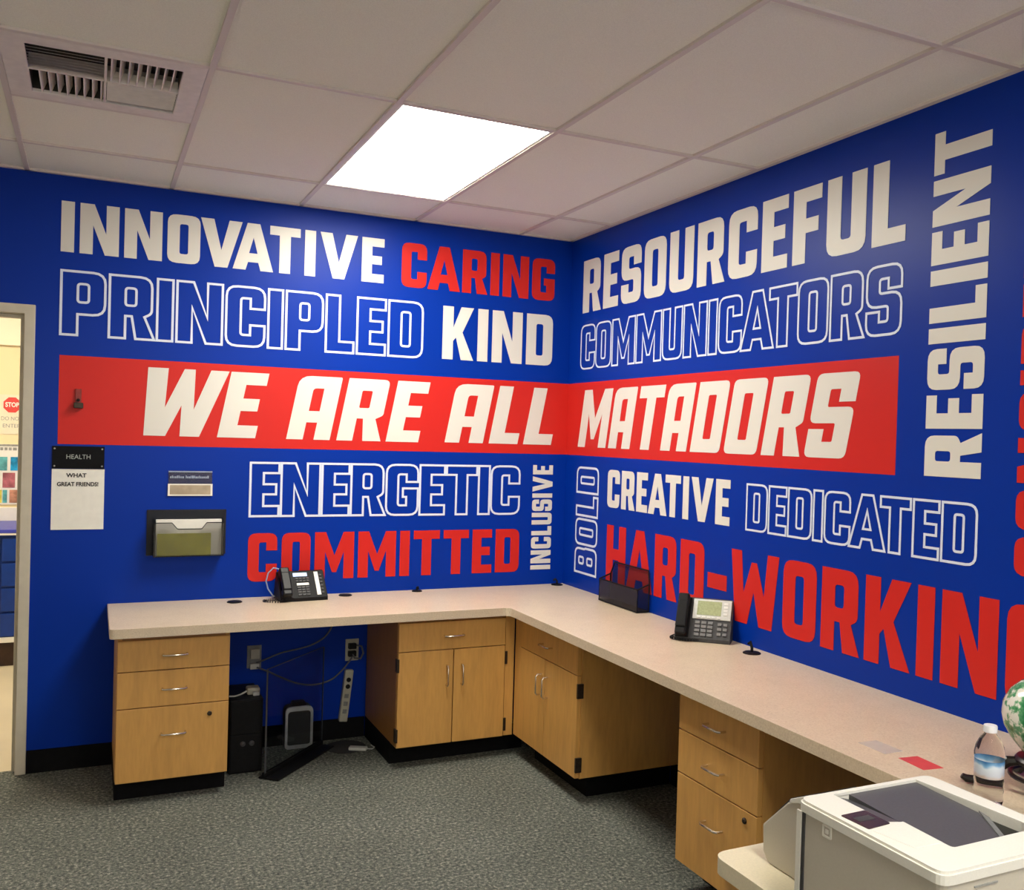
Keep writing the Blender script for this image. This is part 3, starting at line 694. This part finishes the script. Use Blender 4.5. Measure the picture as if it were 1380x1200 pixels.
MB().add([(-.800, -3.500, pz1-.008), (-.872, -3.618, pz1-.016), (-.855, -3.618, pz1-.020), (-.793, -3.52, pz1-.016), (-.800, -3.500, pz1-.012), (-.872, -3.618, pz1-.020), (-.855, -3.618, pz1-.0225), (-.793, -3.52, pz1-.0205)],
         [(0,1,2,3), (7,6,5,4), (0,3,7,4), (1,0,4,5), (2,1,5,6), (3,2,6,7)]).build('paper_stop', 'key_grey', pr)
cp = MB().prism(fillet([(-1.108, -3.502, .004), (-1.046, -3.497, .004), (-1.046, -3.428, .004), (-1.112, -3.430, .004)]), 'z', pz1-.001, pz1+.0015).build('control_panel', 'printer_screen', pr)
MB().box(-1.100, -1.058, -3.470, -3.450, pz1+.0014, pz1+.002).build('display', 'plastic_grey', cp)
MB().prism(fillet([(-1.046, -3.500), (-1.015, -3.500), (-1.02, -3.60), (-1.09, -3.60), (-1.106, -3.512)]), 'z', pz1-.001, pz1+.001).build('highlight_panel', 'printer_white', pr, bevel=.0005)  # thin white plate standing in for a bright highlight on the cover
# side door seam on the left flank, emblem, and flank panel
MB().box(px0+.0015, px0+.006, py1-.026, py1-.018, pz0+.002, pz1-.026).build('seam', 'plastic_grey', pr)
MB().box(px0+.0005, px0+.005, py1-.016, py1-.002, pz0, pz1-.025).build('edge_trim', 'printer_white', pr)
em = MB().prism(fillet([(-3.420, .808, .004), (-3.394, .808, .004), (-3.394, .834, .004), (-3.420, .834, .004)]), 'x', px0+.002, px0+.0045, holes=[fillet([(-3.416, .812, .003), (-3.398, .812, .003), (-3.398, .830, .003), (-3.416, .830, .003)])])
em.prism(fillet([(-3.411, .817), (-3.403, .817), (-3.403, .825), (-3.411, .825)]), 'x', px0+.002, px0+.0045)
em.build('emblem', 'printer_white', pr)
for k in range(5): MB().box(-1.085+k*.011, -1.081+k*.011, py0+.0022, py0+.0055, .70, .815).build('vent_slot', 'plastic_grey', pr)
MB().box(-1.045, -.985, py0+.002, py0+.0055, pz1-.040, pz1-.037).build('finger_slot', 'ink_grey', pr)
# fold-out tray housing at the cabinet end
rt = MB().prism([(py1-.004, .618), (-3.115, .618), (-3.095, .640), (-3.092, .702), (-3.175, .782), (-3.215, .800), (py1-.004, .806)], 'x', -1.030, -.82).build('rear_tray_housing', 'printer_side', pr, bevel=.004)
MB().prism([(-3.098, .7045), (-3.100, .7105), (-3.182, .795), (-3.178, .788)], 'x', -1.024, -.826).build('paper_guide', 'plastic_grey', pr)
MB().prism([(-3.185, .786), (-3.190, .797), (-3.235, .818), (-3.314, .826), (-3.314, .800), (-3.225, .798)], 'x', -1.034, -.98).build('rear_cover', 'printer_white', pr, bevel=.002)
for a in (-1.09, -.78):
    for b_ in (-3.66, -3.35): MB().box(a-.012, a+.012, b_-.012, b_+.012, .617, .6235).build('rubber_foot', 'plastic_black', pr)

# ================================================================ BOTTLE, JAR
bx, by = -.540, -3.315
bt = thing('water_bottle', 'clear plastic water bottle with blue and white label on the countertop behind the printer', 'bottle', (bx, by, CT))
prof = [(.0, .001), (.026, .001), (.031, .004), (.033, .012), (.0315, .025), (.0335, .035), (.0315, .047), (.0335, .058), (.0325, .066), (.0325, .108), (.0345, .114), (.0345, .122), (.031, .140), (.022, .158), (.0135, .168), (.0130, .172)]
MB().lathe(prof, (bx, by, CT), 28).build('bottle_shell', 'bottle', bt)
MB().lathe([(.0331, .067), (.0333, .070), (.0333, .105), (.0331, .108)], (bx, by, CT), 28, caps=False).build('label_wrap', 'bottle_label', bt)
MB().lathe([(.0155, .172), (.0155, .186), (.0145, .188), (0, .188)], (bx, by, CT), 20).build('cap', 'cap', bt)

jx, jy = -.345, -3.322
st = thing('jar_stand', 'black carved wooden stand with curled feet under the porcelain jar', 'stand', (jx, jy, CT))
MB().lathe([(.062, .068), (.070, .070), (.072, .078), (.066, .086), (.05, .088), (.0, .088)], (jx, jy, CT), 28).build('stand_ring', 'stand_wood', st, bevel=.001)
for k in range(5):
    a = math.radians(136 + 72*k); ca, sa = math.cos(a), math.sin(a)
    P = lambda r, z: (jx+ca*r, jy+sa*r, CT+z)
    MB().tube([P(.058, .072), P(.085, .068), P(.106, .050), P(.112, .030), P(.125, .015), P(.155, .011), P(.180, .012), P(.190, .018)], [.011, .014, .013, .011, .011, .011, .010, .007], 8).build('leg', 'stand_wood', st)
MB().tube([(jx+math.cos(x)*.080, jy+math.sin(x)*.080, CT+.040) for x in [2*PI*i/24 for i in range(24)]], .006, 8, True).build('stretcher_ring', 'stand_wood', st)
jz = CT+.088
jr = thing('porcelain_jar', 'round white porcelain jar with green leaf pattern on a black stand', 'jar', (jx, jy, jz))
pf = [(.0, .0), (.044, .0), (.050, .006), (.060, .016), (.082, .042), (.098, .072), (.104, .100), (.101, .130), (.086, .160), (.062, .182), (.044, .190), (.040, .198), (.040, .206)]
MB().lathe(pf, (jx, jy, jz), 40).build('jar_body', 'porcelain', jr)
MB().lathe([(.047, .203), (.049, .207), (.046, .216), (.030, .226), (.012, .231), (.010, .238), (.014, .246), (.010, .254), (0, .256)], (jx, jy, jz), 32).build('lid', 'porcelain', jr)

# ================================================================ ON THE BACK WALL
def text_mesh(txt, size, name, m_, parent, loc, wall='back', width=None, ext=.0004, bold=False):
    cu = bpy.data.curves.new(name, 'FONT'); cu.body = txt; cu.size = size; cu.extrude = ext; cu.align_x = 'CENTER'; cu.align_y = 'CENTER'
    if bold: cu.offset = size*.03
    o = bpy.data.objects.new(name, cu); COL.objects.link(o); dg = bpy.context.evaluated_depsgraph_get(); dg.update()
    me = bpy.data.meshes.new_from_object(o.evaluated_get(dg)); bpy.data.objects.remove(o, do_unlink=True); bpy.data.curves.remove(cu)
    xs_ = [v.co.x for v in me.vertices]; k = 1 if not width else width/(max(xs_)-min(xs_))
    off = Vector((0, 0, 0)); p = parent
    while p is not None: off += p.location; p = p.parent
    for v in me.vertices:
        x, y, z = v.co; v.co = Vector((loc[0]+x*k, loc[1]-z, loc[2]+y)) - off
    me.materials.clear(); me.materials.append(M[m_]); me.name = name
    oo = bpy.data.objects.new(name, me); COL.objects.link(oo); oo.parent = parent; return oo
# health notice: black header card above a white printed sheet
hd = thing('header_card', 'black card reading HEALTH mounted on the blue wall beside the doorway', 'sign', (-2.541, -.001, 1.398))
hc = MB().box(-2.650, -2.432, -.006, -.001, 1.398, 1.502).build('card', 'card_black', hd, bevel=.001)
text_mesh('HEALTH', .030, 'lettering', 'ink_silver', hd, (-2.541, -.0066, 1.452), width=.100)
for a in (-2.640, -2.442):
    for b_ in (1.410, 1.490): MB().lathe([(.004, 0), (.004, .002), (.002, .003), (0, .003)], (a, -.006, b_), 10, 'y').build('screw', 'ink_grey', hd)
sheet = thing('notice_sheet', 'white printed notice sheet taped below the black HEALTH card', 'notice', (-2.54, -.001, 1.114))
MB().box(-2.650, -2.430, -.0025, -.001, 1.115, 1.396).build('paper', 'paper', sheet)
text_mesh('WHAT', .026, 'lettering', 'ink', sheet, (-2.548, -.003, 1.366), width=.085, bold=True)
text_mesh('GREAT FRIENDS!', .026, 'lettering', 'ink', sheet, (-2.541, -.003, 1.325), width=.172, bold=True)
# name plate holder
npl = thing('name_plate', 'clear name plate holder with a tan card above the wall file pocket', 'name plate', (-2.052, 0, 1.27))
MB().box(-2.150, -1.950, -.006, -.001, 1.274, 1.394).build('holder', 'smoke_clear', npl, bevel=.0008)
MB().box(-2.152, -1.948, -.0075, -.006, 1.272, 1.330).build('card_slot', 'paper', npl)
MB().box(-2.143, -1.957, -.0085, -.0075, 1.279, 1.324).build('insert_card', 'paper_tan', npl)
MB().box(-2.150, -1.950, -.0072, -.006, 1.386, 1.392).build('top_rail', 'ink_pale', npl)
tx = MB(); xx = -2.143
for k in range(24):
    ww = random.choice((.004, .0055, .007))
    if k == 9: xx += .006; continue
    tx.box(xx, xx+ww, -.0068, -.006, 1.357, 1.357+random.choice((.009, .009, .013)))
    xx += ww+.0022
    if xx > -1.958: break
tx.build('faint_lettering', 'ink_pale', npl)
# smoked wall file pocket with papers
wp = thing('wall_file_pocket', 'smoked plastic wall file pocket hanging on the blue back wall', 'file pocket', (-2.06, 0, .975))
MB().box(-2.243, -1.880, -.006, -.001, .985, 1.205).build('back_plate', 'smoke', wp, bevel=.001)
nt_ = [(-2.212, .992), (-1.900, .992), (-1.900, 1.148), (-1.978, 1.148), (-2.000, 1.118), (-2.110, 1.118), (-2.135, 1.148), (-2.212, 1.148)]
MB().prism(nt_, 'y', -.082, -.079).build('front_panel', 'smoke_clear', wp)
MB().tube([(x, -.0825, z) for x, z in ((-2.212, 1.148), (-2.135, 1.148), (-2.110, 1.118), (-2.000, 1.118), (-1.978, 1.148), (-1.900, 1.148))], .0022, 6).build('front_lip', 'plastic_black', wp)
for a in (-2.215, -1.900): MB().prism([(-.006, .985), (-.081, .990), (-.081, 1.148), (-.006, 1.165)], 'x', a, a+.003).build('side_panel', 'smoke', wp)
MB().box(-2.215, -1.897, -.081, -.004, .985, .990).build('bottom_panel', 'smoke', wp)
ps_ = MB().box(-2.203, -1.906, -.052, -.022, .9905, 1.160).build('paper_stack', 'paper'); tag(ps_, 'stack of white papers standing in the wall file pocket', 'papers')
gs = MB().box(-2.198, -1.955, -.062, -.058, .9905, 1.095).build('folded_leaflet', 'paper_green'); tag(gs, 'yellow green leaflet in front of the papers in the wall file pocket', 'leaflet')
# small dark bracket on the red band
hk = thing('wall_bracket', 'small dark metal bracket on the left end of the red band', 'bracket', (-2.548, 0, 1.68))
MB().box(-2.560, -2.534, -.010, -.0006, 1.700, 1.768).build('bracket_plate', 'hook_metal', hk, bevel=.002)
MB().box(-2.566, -2.526, -.030, -.0006, 1.678, 1.704).build('bracket_cup', 'bronze', hk, bevel=.003)
MB().lathe([(.007, 0), (.007, .012), (.004, .015), (0, .015)], (-2.547, -.010, 1.716), 12, 'y').build('bracket_knob', 'plastic_black', hk)

# ================================================================ UNDER THE DESK
def outlet(x, z, label, mt='beige'):
    t_ = thing('wall_outlet', label, 'outlet', (x, 0, z-.057), group='outlet plates under the desk')
    MB().box(x-.035, x+.035, -.006, 0, z-.057, z+.057).build('face_plate', mt, t_, bevel=.0015)
    return t_
o1 = outlet(-1.729, .462, 'grey wall outlet with plug under the left desk space', 'key_grey')
MB().box(-1.752, -1.708, -.035, -.006, .405, .432).build('socket', 'cable_white', o1, bevel=.003)
MB().box(-1.750, -1.706, -.030, -.006, .455, .505).build('socket', 'beige', o1, bevel=.003)
o2 = outlet(-1.232, .462, 'wall outlet with dark plugs above the beige power strip')
for z in (.445, .485):
    MB().box(-1.255, -1.215, -.034, -.006, z-.014, z+.014).build('socket', 'plastic_black', o2, bevel=.003)
pg = MB().tube([(-1.215, -.03, .49), (-1.190, -.04, .485), (-1.182, -.045, .45), (-1.195, -.04, .42), (-1.225, -.035, .425), (-1.235, -.03, .445)], .005, 8).build('plug_cord', 'cable_grey'); tag(pg, 'dark looped plug cord at the right wall outlet under the desk', 'cord')
sp_ = thing('power_strip', 'beige power strip mounted upright on the blue wall under the desk', 'power strip', (-1.262, 0, .09))
mt_ = Matrix.Translation((-1.262, 0, .228)) @ Matrix.Rotation(math.radians(6), 4, 'Y') 
MB().box(-.022, .022, -.034, -.001, -.135, .135, mt_).build('strip_body', 'beige', sp_, bevel=.005)
for z in (.085, .05): MB().lathe([(.012, 0), (.012, .004), (0, .004)], (0, -.034, z), 14, 'y').xf(mt_).build('socket', 'plastic_black', sp_)
for z in (.0, -.04, -.08): MB().box(-.011, .011, -.0348, -.034, z-.011, z+.011, mt_).build('socket', 'key_grey', sp_)
def cable(pts, r, m_, label):
    P = [Vector(p) for p in pts]; out = []
    for i in range(len(P)-1):
        A = P[max(i-1, 0)]; B = P[i]; C = P[i+1]; D = P[min(i+2, len(P)-1)]
        for k in range(6):
            f = k/6; out.append(.5*((2*B)+(C-A)*f+(2*A-5*B+4*C-D)*f*f+(3*B-A-3*C+D)*f**3))
    out.append(P[-1]); o = MB().tube(out, r, 8).build('cable', m_); return tag(o, label, 'cable', 'loose cables under the desk')
cable([(-1.722, -.038, .44), (-1.69, -.03, .446), (-1.60, -.02, .475), (-1.50, -.02, .492), (-1.443, -.02, .507), (-1.39, -.02, .535), (-1.355, -.02, .575), (-1.33, -.03, .64), (-1.31, -.06, .719)], .0042, 'cable_grey', 'grey cable rising from the left outlet to the countertop')
cable([(-1.72, -.038, .415), (-1.66, -.02, .385), (-1.60, -.02, .352), (-1.52, -.02, .315), (-1.438, -.02, .299), (-1.349, -.02, .314), (-1.29, -.025, .36), (-1.256, -.03, .402), (-1.238, -.034, .43)], .0042, 'cable_grey', 'grey cable sagging between the two outlets under the desk')
# black file box beside the drawers
kb = thing('black_box', 'black two-drawer box standing on the carpet beside the left drawers', 'box', (-1.81, -.24, 0))
MB().box(-1.885, -1.735, -.345, -.06, .0, .345).build('box_body', 'plastic_black', kb, bevel=.004)
MB().box(-1.880, -1.740, -.352, -.345, .185, .338).build('box_drawer', 'plastic_black', kb, bevel=.002)
MB().box(-1.880, -1.740, -.352, -.345, .008, .180).build('box_drawer', 'plastic_black', kb, bevel=.002)
for z in (.14,):
    for x in (-1.825, -1.785): MB().lathe([(.012, 0), (.012, .006), (.006, .009), (0, .009)], (x, -.352, z), 14, 'y').build('knob', 'plastic_grey', kb)
# white charger and adapter with cable on the box
ad = thing('power_adapter', 'white power adapter with short cable on top of the black box', 'adapter', (-1.775, -.25, .345))
MB().box(-1.800, -1.740, -.28, -.22, .345, .378).build('adapter_body', 'beige', ad, bevel=.008)
MB().tube([(-1.80, -.26, .36), (-1.83, -.28, .352), (-1.86, -.30, .352), (-1.884, -.31, .356)], .004, 8).build('adapter_cord', 'cable_white', ad)
MB().box(-1.775, -1.745, -.30, -.275, .345, .362).build('adapter_plug', 'cable_white', ad, bevel=.003)
# acrylic panel in a black base
ac = thing('acrylic_panel', 'clear acrylic screen standing in a black floor base under the desk', 'screen', (-1.57, -.28, 0))
A = Vector((-1.737, -.455, 0)); B = Vector((-1.400, -.085, 0)); dr = (B-A).normalized(); nn = Vector((-dr.y, dr.x, 0))
mt_ = Matrix.Translation(A) @ Matrix(((dr.x, nn.x, 0, 0), (dr.y, nn.y, 0, 0), (0, 0, 1, 0), (0, 0, 0, 1))); LL = (B-A).length
MB().box(0, LL, -.0025, .0025, .012, .505, mt_).build('clear_panel', 'clear', ac)
ed = MB().box(-.003, 0, -.004, .004, .012, .505, mt_).box(LL, LL+.003, -.004, .004, .012, .505, mt_).box(0, LL, -.003, .003, .505, .5075, mt_)
ed.build('panel_edge', 'edge_acrylic', ac)
MB().box(-.01, LL, -.075, .030, 0, .010, mt_).build('floor_base', 'plastic_black', ac, bevel=.003)
MB().box(-.01, LL, -.012, -.003, .010, .030, mt_).box(-.01, LL, .003, .012, .010, .030, mt_).build('panel_channel', 'plastic_black', ac, bevel=.002)
# desktop loudspeaker
sk = thing('computer_speaker', 'small silver-framed black loudspeaker on the carpet under the desk', 'speaker', (-1.512, -.05, 0))
MB().prism(fillet([(-1.584, .0, .02), (-1.446, .0, .02), (-1.446, .212, .03), (-1.584, .212, .03)], 5), 'y', -.075, -.02).build('speaker_body', 'plastic_black', sk)
MB().prism(fillet([(-1.584, .0, .02), (-1.446, .0, .02), (-1.446, .212, .03), (-1.584, .212, .03)], 5), 'y', -.088, -.075,
           holes=[fillet([(-1.572, .018, .012), (-1.458, .018, .012), (-1.458, .190, .02), (-1.572, .190, .02)], 5)]).build('trim_ring', 'speaker_silver', sk)
MB().prism(fillet([(-1.572, .018, .012), (-1.458, .018, .012), (-1.458, .190, .02), (-1.572, .190, .02)], 5), 'y', -.083, -.075).build('grille', 'grille', sk)
MB().prism(fillet([(-1.552, .212), (-1.478, .212), (-1.484, .232, .008), (-1.546, .232, .008)]), 'y', -.070, -.03).build('top_grip', 'plastic_black', sk)
# white adapter on the floor by a dark round disc
pd = MB().lathe([(.0, 0), (.100, 0), (.102, .002), (.098, .004), (0, .004)], (-1.29, -.15, 0), 24).build('dark_disc', 'grille'); tag(pd, 'flat dark round disc on the carpet under the desk', 'pad')
wa = thing('white_adapter', 'small white adapter lying on the carpet left of the back wall cabinet', 'adapter', (-1.235, -.235, 0))
mt_ = Matrix.Translation((-1.245, -.225, .004)) @ Matrix.Rotation(math.radians(-28), 4, 'Z')
MB().box(-.045, .045, -.018, .018, .0, .016, mt_).build('adapter_body', 'cable_white', wa, bevel=.004)
MB().tube([mt_ @ Vector(p) for p in ((.045, 0, .008), (.07, .01, .005), (.075, .04, .004), (.05, .07, .004))], .003, 6).build('adapter_cord', 'cable_white', wa)

# ================================================================ ROOM BEYOND THE DOORWAY
HX0, HX1, HY = -5.2, -2.2, 2.80
hf = MB().box(HX0, HX1, .06, HY+.1, -.06, 0).build('floor_hall', 'hall_floor', origin=(0, 0, 0)); struct(hf)
wh = struct(MB().box(HX0, HX1, HY, HY+.1, 0, 2.15).build('wall_hall', 'hall_wall', origin=(0, 0, 0)))
struct(MB().box(HX0, HX1, HY-.03, HY+.1, 2.15, 2.85).build('wall_hall_upper', 'hall_upper', origin=(0, 0, 0)))
struct(MB().box(HX0-.1, HX0, .12, HY+.1, 0, 2.85).build('wall_hall_left', 'hall_wall', origin=(0, 0, 0)))
struct(MB().box(HX1, HX1+.1, .12, HY+.1, 0, 2.85).build('wall_hall_right', 'hall_wall', origin=(0, 0, 0)))
struct(MB().box(HX0-.1, HX1+.1, .12, HY+.1, 2.80, 2.86).build('ceiling_hall', 'hall_upper', origin=(0, 0, 0)))
hl = thing('ceiling_light', 'bright ceiling light panel in the room behind the doorway', 'ceiling light', (-3.3, 1.3, 2.79))
MB().box(-3.9, -2.7, .95, 1.6, 2.782, 2.800).build('frame', 'hall_white', hl); MB().box(-3.88, -2.72, .97, 1.58, 2.778, 2.782).build('diffuser', 'hall_lamp', hl)
# blue drawer counter
dc = thing('blue_drawer_counter', 'dark blue counter with rows of drawers and white top seen through the doorway', 'counter', (-3.6, 2.45, 0))
CY = 2.15
MB().box(-4.6, -2.45, CY+.02, HY-.005, .16, .868).build('counter_body', 'hall_blue', dc)
MB().box(-4.6, -2.45, CY+.06, HY-.005, 0, .16).build('toe_kick', 'hall_kick', dc)
MB().box(-4.6, -2.45, CY-.006, CY+.02, .165, .198).build('bottom_rail', 'hall_white', dc, bevel=.002)
for x0 in (-4.59, -4.06, -3.53, -3.00):
    for k in range(4):
        z0 = .204 + k*.164
        dw = MB().box(x0, x0+.52, CY, CY+.02, z0, z0+.150).build('drawer', 'hall_blue', dc, bevel=.004)
MB().box(-4.61, -2.44, CY-.012, HY-.005, .868, .882).build('white_edge', 'hall_white', dc, bevel=.002)
MB().box(-4.61, -2.44, CY-.014, HY-.005, .882, .905).build('worktop', 'hall_edge', dc, bevel=.002)
MB().box(-4.61, -2.44, HY-.03, HY-.005, .905, 1.0).build('backsplash', 'hall_white', dc, bevel=.002)
# stop notice
sn = thing('stop_notice', 'white notice with a red STOP sign on the far room wall', 'notice', (-3.02, HY, 1.45))
MB().box(-3.16, -2.905, HY-.004, HY-.001, 1.520, 1.800).build('paper', 'paper_cream', sn)
oc = [(-3.003+math.cos(PI/8+k*PI/4)*.058, 1.728+math.sin(PI/8+k*PI/4)*.058) for k in range(8)]
MB().prism(oc, 'y', HY-.006, HY-.004).build('octagon', 'sign_red', sn)
text_mesh('STOP', .045, 'lettering', 'paper', sn, (-3.003, HY-.0066, 1.728), width=.085, bold=True)
text_mesh('DO NOT', .038, 'lettering', 'ink_grey', sn, (-3.005, HY-.0045, 1.630), width=.13)
text_mesh('ENTER', .038, 'lettering', 'ink_grey', sn, (-3.005, HY-.0045, 1.578), width=.11)
# picture board
pbd = thing('picture_board', 'white board with rows of colourful pictures above the blue counter', 'picture board', (-3.2, HY, 1.02))
MB().box(-3.62, -2.86, HY-.010, HY-.001, 1.020, 1.448).build('board', 'hall_white', pbd)
MB().box(-3.62, -2.86, HY-.014, HY-.010, 1.435, 1.448).build('header_strip', 'ink_grey', pbd)
tl = MB(); xx = -3.55
while xx < -2.92:
    ww = random.choice((.012, .018, .024)); tl.box(xx, xx+ww, HY-.012, HY-.010, 1.405, 1.425); xx += ww+.008
tl.build('title_line', 'ink_grey', pbd)
rows = [(1.262, 1.358, [(-3.42, -3.24, 'rose'), (-3.22, -3.025, 'teal'), (-3.005, -2.87, 'sky')]),
        (1.140, 1.246, [(-3.50, -3.30, 'yellow'), (-3.28, -3.07, 'navy'), (-3.052, -2.975, 'rose'), (-2.945, -2.87, 'navy')]),
        (1.032, 1.124, [(-3.44, -3.26, 'sky'), (-3.24, -3.125, 'coral'), (-3.11, -3.055, 'yellow'), (-3.05, -3.022, 'teal'), (-3.008, -2.87, 'coral')])]
for z0, z1, cs in rows:
    for a, b_, c in cs: MB().box(a, b_, HY-.013, HY-.010, z0, z1).build('picture', 'pic_'+c, pbd)
